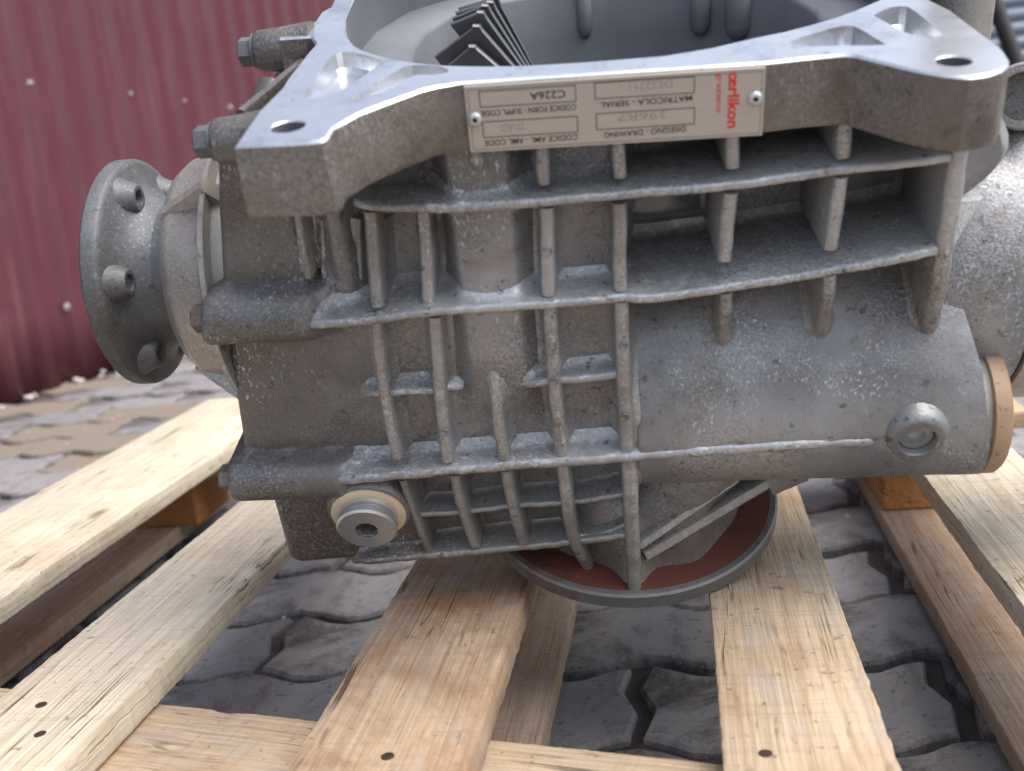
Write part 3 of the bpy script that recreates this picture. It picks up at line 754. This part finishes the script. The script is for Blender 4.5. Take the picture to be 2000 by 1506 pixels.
# --- barrel end cap on the right
CY, CZ = .045, .122
bm = bmesh.new(); x0 = .2135
lathe(bm, V(.193, CY, CZ), V(1, 0, 0), [(0, .0395), (.011, .0395), (.021, .0392)], 64, (True, True)); obj('barrel_end', bm, M['cast_pale'], gb)
bm = bmesh.new(); lathe(bm, V(x0+.0005, CY, CZ), V(1, 0, 0), [(0, .039), (.001, .0412), (.009, .0412), (.0112, .0395), (.0114, .02)], 72, (True, True))
sharp(obj('end_cap', bm, M['tan'], gb), 50)
# threaded port near it
ax = V(-.02, -.97, -.12).normalized(); pc = PORT.copy(); pc.y = H0(pc.x+.018, pc.z)-.0022
bm = bmesh.new(); lathe(bm, pc, ax, [(-.012, .022), (-.004, .0195), (-.0014, .0178), (-.0002, .0162), (0, .0152), (0, .0114), (-.0008, .0108), (-.016, .0107)], 48, (True, False)); sharp(obj('port_boss', bm, M['cast'], gb), 40)
bm = bmesh.new(); lathe(bm, pc, ax, [(-.016, .0106), (-.0062, .0106), (-.005, .0098), (-.0048, .0055), (-.0095, .005)], 32, (True, True)); sharp(obj('port_plug', bm, M['zinc'], gb), 40)

# --- drain plug on the left, with pale washer
pc = G(720, 1004, .011); ax = V(.03, -.95, -.2).normalized()
bm = bmesh.new(); lathe(bm, pc-ax*.02, ax, [(0, .031), (.012, .029), (.0185, .0272), (.0195, .0262)], 56); sharp(obj('plug_boss', bm, M['cast'], gb), 60)
bm = bmesh.new(); lathe(bm, pc-ax*.0008, ax, [(0, .0248), (.0016, .0248), (.0019, .0242)], 56); sharp(obj('washer', bm, M['washer'], gb), 40)
bm = bmesh.new()
lathe(bm, pc+ax*.0008, ax, [(0, .0185), (.002, .0185), (.0025, .02), (.0046, .02), (.0051, .0186), (.0058, .0186), (.0063, .02), (.0108, .02), (.0122, .0187), (.0124, .0074)], 56, (True, False))
pl = sharp(obj('drain_plug', bm, M['zinc'], gb), 30)
bm = bmesh.new(); lathe(bm, pc+ax*.0008, ax, [(.0124, .0076), (.0117, .007), (.003, .0068)], 6, (False, True)); bmesh.ops.reverse_faces(bm, faces=bm.faces)
obj('hex_socket', bm, M['rim'], pl, smooth=False, recalc=False)

# --- left side cover, bosses and hex bolts
bm = bmesh.new()
def SC(px, py, Z): return GZ(px, py, Z)
prof = []
for y, xo, z in ((.045, -.212, .316), (.05, -.214, .32), (.075, -.212, .3), (.10, -.212, .318), (.13, -.214, .342), (.16, -.212, .338), (.2, -.206, .33), (.36, -.19, .32)):
    prof.append([V(xo, y, .16), V(xo, y, z-.012), V(xo+.006, y, z-.003), V(xo+.014, y, z), V(-.17, y, z-.002), V(-.17, y, .16)])
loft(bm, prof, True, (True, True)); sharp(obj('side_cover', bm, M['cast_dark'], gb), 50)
def bossbolt(c, length, r, mat='cast_dark', hexr=.0088):
    bm = bmesh.new(); lathe(bm, c, V(-1, 0, 0), [(-length, r*1.25), (-length*.4, r*1.06), (-.002, r), (0, r*.9)], 28); sharp(obj('bolt_boss', bm, M[mat], gb), 60)
    bm = bmesh.new(); hexbolt(bm, c+V(.0004, 0, 0), V(-1, 0, 0), hexr, .011); sharp(obj('bolt', bm, M['steel'], gb), 30)
bossbolt(G(422, 276, .02), .03, .0122)
bossbolt(G(503, 100, .12), .035, .012)
for zb, rb, xe in BOSS:
    xx = XL(zb); bm = bmesh.new(); hexbolt(bm, V(xx+.0015, .0215, zb-.002), V(-1, 0, 0), .0088, .010); sharp(obj('bolt', bm, M['rim'], gb), 30)
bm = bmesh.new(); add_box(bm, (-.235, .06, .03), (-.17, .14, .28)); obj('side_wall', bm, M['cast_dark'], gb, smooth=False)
# sloping web from the upper bolt to the lower one
bar('web', G(470, 215, .035), G(600, 108, .11), .006, .03, M['cast_dark'], V(0, -.6, .8))
bar('web', G(446, 330, .03), G(520, 150, .075), .012, .03, M['cast_dark'], V(-.2, -.6, .8))

# --- bearing carrier, output stub and drive flange on the left
AX = V(0, .108, .2135)
bm = bmesh.new(); lathe(bm, AX+V(-.20, 0, 0), V(-1, 0, 0), [(0, .082), (.044, .082), (.0445, .093), (.048, .092), (.051, .083), (.056, .078), (.074, .074), (.082, .068), (.084, .05)], 80, (True, True), wob=.004)
sharp(obj('bearing_carrier', bm, M['cast_pale'], gb), 50)
for a, ln in ((math.radians(58), 1.), (math.radians(-40), 1.), (math.radians(205), 1.)):
    d = V(0, -math.cos(a), math.sin(a)); bar('gusset', AX+V(-.246, 0, 0)+d*.096, AX+V(-.281, 0, 0)+d*.071, .009, .03, M['cast_pale'], d)
bm = bmesh.new(); lathe(bm, AX+V(-.27, 0, 0), V(-1, 0, 0), [(0, .05), (.03, .047), (.042, .046)], 56, (True, True)); sharp(obj('output_stub', bm, M['steel'], gb), 50)
DX = -.317; DR = .0755
bm = bmesh.new(); lathe(bm, AX+V(DX, 0, 0), V(-1, 0, 0), [(-.026, .046), (-.016, .048), (-.009, .052), (-.004, .058), (-.001, .065), (.0006, DR-.004), (.002, DR-.001), (.004, DR), (.0115, DR), (.014, DR-.003)], 96, (True, True)); disc = sharp(obj('drive_flange', bm, M['steel'], gb), 45)
for k in range(6):
    a = math.radians(21+60*k); d = V(0, -math.cos(a), math.sin(a)); c = AX+V(DX-.001, 0, 0)+d*.0585
    bm = bmesh.new(); lathe(bm, c, V(1, 0, 0), [(-.001, .0145), (.003, .012), (.008, .0098), (.0108, .0088), (.0118, .0078), (.0118, .0055), (.006, .0053)], 28, (True, True)); sharp(obj('flange_lug', bm, M['steel'], disc), 40)
    bm = bmesh.new(); lathe(bm, c+V(.0065, 0, 0), V(1, 0, 0), [(0, .0054), (.0008, .0054)], 20); obj('bolt_hole', bm, M['black'], disc)

# --- right-hand axle housing
HX = V(0, .135, .188)
bm = bmesh.new(); lathe(bm, HX, V(1, 0, 0), [(.172, .06), (.173, .092), (.19, .094), (.205, .097), (.2355, .0985), (.2362, .0978)], 96, (True, True)); sharp(obj('inner_housing', bm, M['cast'], gb), 50)
bm = bmesh.new(); lathe(bm, HX, V(1, 0, 0), [(.2362, .0965), (.238, .0965)], 96, (True, True)); obj('housing_gasket', bm, M['seam'], gb)
bm = bmesh.new(); lathe(bm, HX, V(1, 0, 0), [(.238, .0978), (.2388, .0992), (.258, .1005), (.262, .0985), (.29, .102), (.34, .1), (.42, .07), (.43, .05)], 96, (True, True)); sharp(obj('axle_housing', bm, M['cast_pale'], gb), 50)
# bulged lug under the right ear and the triangular gusset beside the pockets
bm = bmesh.new(); rings = []
for t in range(9):
    f = t/8; z = lerp(.326, .262, f); xo = .186+.018*math.sin(math.pi*min(1, f*1.05))-.012*f
    rings.append([V(.166, .012+.02*f, z), V(xo-.006, .010+.02*f, z), V(xo, .018+.02*f, z), V(xo+.004, .06, z), V(.166, .06, z)])
loft(bm, rings, True, (True, True)); sharp(obj('ear_lug', bm, M['cast'], gb), 60)
bm = bmesh.new(); a, b2, c = G(1852, 388, .03), G(1926, 384, .05), G(1860, 492, .02)
for d_ in (0, 1): pass
t_ = V(0, .03, -.006); tri = [a, b2, c]
loft(bm, [tri, [q+t_ for q in tri]], True, (True, True)); bevel(obj('gusset', bm, M['ribcast'], gb, smooth=False), .002)
# post behind the right ear and the hose stub
bm = bmesh.new(); p = G(1872, 20, .22); lathe(bm, V(p.x, p.y, .2), V(.0, 0, 1), [(0, .026), (.13, .0215), (.17, .0205), (.3, .019), (.305, .017)], 40); sharp(obj('breather_post', bm, M['cast_pale'], gb), 50)
bm = bmesh.new(); p = G(1998, 188, .09); ax = V(-.35, -.75, .28).normalized(); lathe(bm, p, ax, [(-.08, .019), (-.004, .019), (0, .0175), (0, .0135), (-.02, .013)], 40, (True, True)); sharp(obj('hose_stub', bm, M['cast_pale'], gb), 40)

# --- name plate
XA, XB, ZA, ZC = -.0777, .068, .3262, .3602
YP = -.0018
bm = bmesh.new(); add_box(bm, (XA, YP, ZA), (XB, -.0004, ZC)); npl = bevel(obj('name_plate', bm, M['plate'], gb, smooth=False), .0004); npl['label'] = 'upside-down tan maker plate riveted to the flange edge'
YT = YP-.00012
def frame(x0, x1, z0, z1, t, mat):
    bm = bmesh.new()
    for lo, hi in (((x0, z0), (x1, z0+t)), ((x0, z1-t), (x1, z1)), ((x0, z0+t), (x0+t, z1-t)), ((x1-t, z0+t), (x1, z1-t))):
        bm.faces.new([bm.verts.new((x, YT, z)) for x, z in (lo, (hi[0], lo[1]), hi, (lo[0], hi[1]))])
    obj('printed_box', bm, mat, npl, smooth=False)
def boxpx(l, t=.00042):
    P = [G(x, y, YP) for x, y in l]; frame((P[0].x+P[3].x)/2, (P[1].x+P[2].x)/2, (P[3].z+P[2].z)/2, (P[0].z+P[1].z)/2, t, M['ink'])
boxpx([(934, 179), (1124, 165), (1126, 198), (938, 211)]); boxpx([(941, 238), (1128, 226), (1130, 258), (944, 270)])
boxpx([(1159, 163), (1357, 147), (1357, 180), (1163, 196)]); boxpx([(1163, 222), (1357, 209), (1357, 241), (1165, 256)])
frame(XA+.0018, XB-.0014, ZA+.0014, ZC-.0018, .00022, M['ink'])
def lettering(s, st, en, hpx, mat, side=0, bold=.0, track=1.):
    cu = bpy.data.curves.new('lettering', 'FONT'); cu.body = s; cu.size = 1; cu.offset = bold; cu.resolution_u = 3; cu.space_character = track
    to = bpy.data.objects.new('lettering', cu); COL.objects.link(to); dg = bpy.context.evaluated_depsgraph_get()
    me = bpy.data.meshes.new_from_object(to.evaluated_get(dg)); bpy.data.objects.remove(to)
    A = G(*st, YT); B_ = G(*en, YT); u = B_-A; L = u.length; u.normalize(); u.y = 0
    v = V(u.z, 0, -u.x)*(-1)
    v = V(-u.z, 0, u.x)
    xs = [q.co.x for q in me.vertices]; ys = [q.co.y for q in me.vertices]; x0, x1 = min(xs), max(xs)
    capH = .73; hh = hpx
    for q in me.vertices:
        p = A+u*((q.co.x-x0)/(x1-x0)*L)+v*(q.co.y/capH*hh); q.co = (p.x, YT-.00002, p.z)
    me.materials.append(mat); o = bpy.data.objects.new('lettering', me); COL.objects.link(o); o.parent = npl
lettering('CODICE FORN - SUPPL CODE', (1125, 203), (939, 217), .0030, M['ink'], bold=.012)
lettering('CODICE AML - AML CODE', (1128, 262), (946, 275), .0030, M['ink'], bold=.012)
lettering('C226A', (1104, 176), (1034, 181), .0039, M['ink'], bold=.012)
lettering('MATRICOLA - SERIAL', (1352, 186), (1172, 200), .0030, M['ink'], bold=.012)
lettering('DISEGNO - DRAWING', (1339, 246), (1180, 259), .0030, M['ink'], bold=.012)
lettering('D-AD', (1021, 240), (977, 243), .0040, M['fade'])
lettering('DE22711 -', (1313, 156), (1210, 164), .0040, M['fade'])
lettering('396R7', (1303, 216), (1205, 223), .0040, M['fade'])
lettering('œrlikon', (1424, 141), (1421, 251), .0056, M['redink'], bold=.03)
lettering('graziano', (1401, 143), (1399, 220), .0031, M['redink'], bold=.004)
for (px, py) in ((928, 233), (1475, 192)):
    c = G(px, py, YP); bm = bmesh.new(); lathe(bm, V(c.x, YP, c.z), V(0, -1, 0), [(0, .0037), (.0008, .0036), (.0018, .0027), (.0021, .0018), (.0021, .0013), (.0008, .0012)], 28, (True, True)); rv_ = sharp(obj('rivet', bm, M['rivet'], npl), 50)
    bm = bmesh.new(); lathe(bm, V(c.x, YP-.0009, c.z), V(0, -1, 0), [(0, .0013), (.0002, .0013)], 16); obj('rivet_hole', bm, M['black'], rv_)
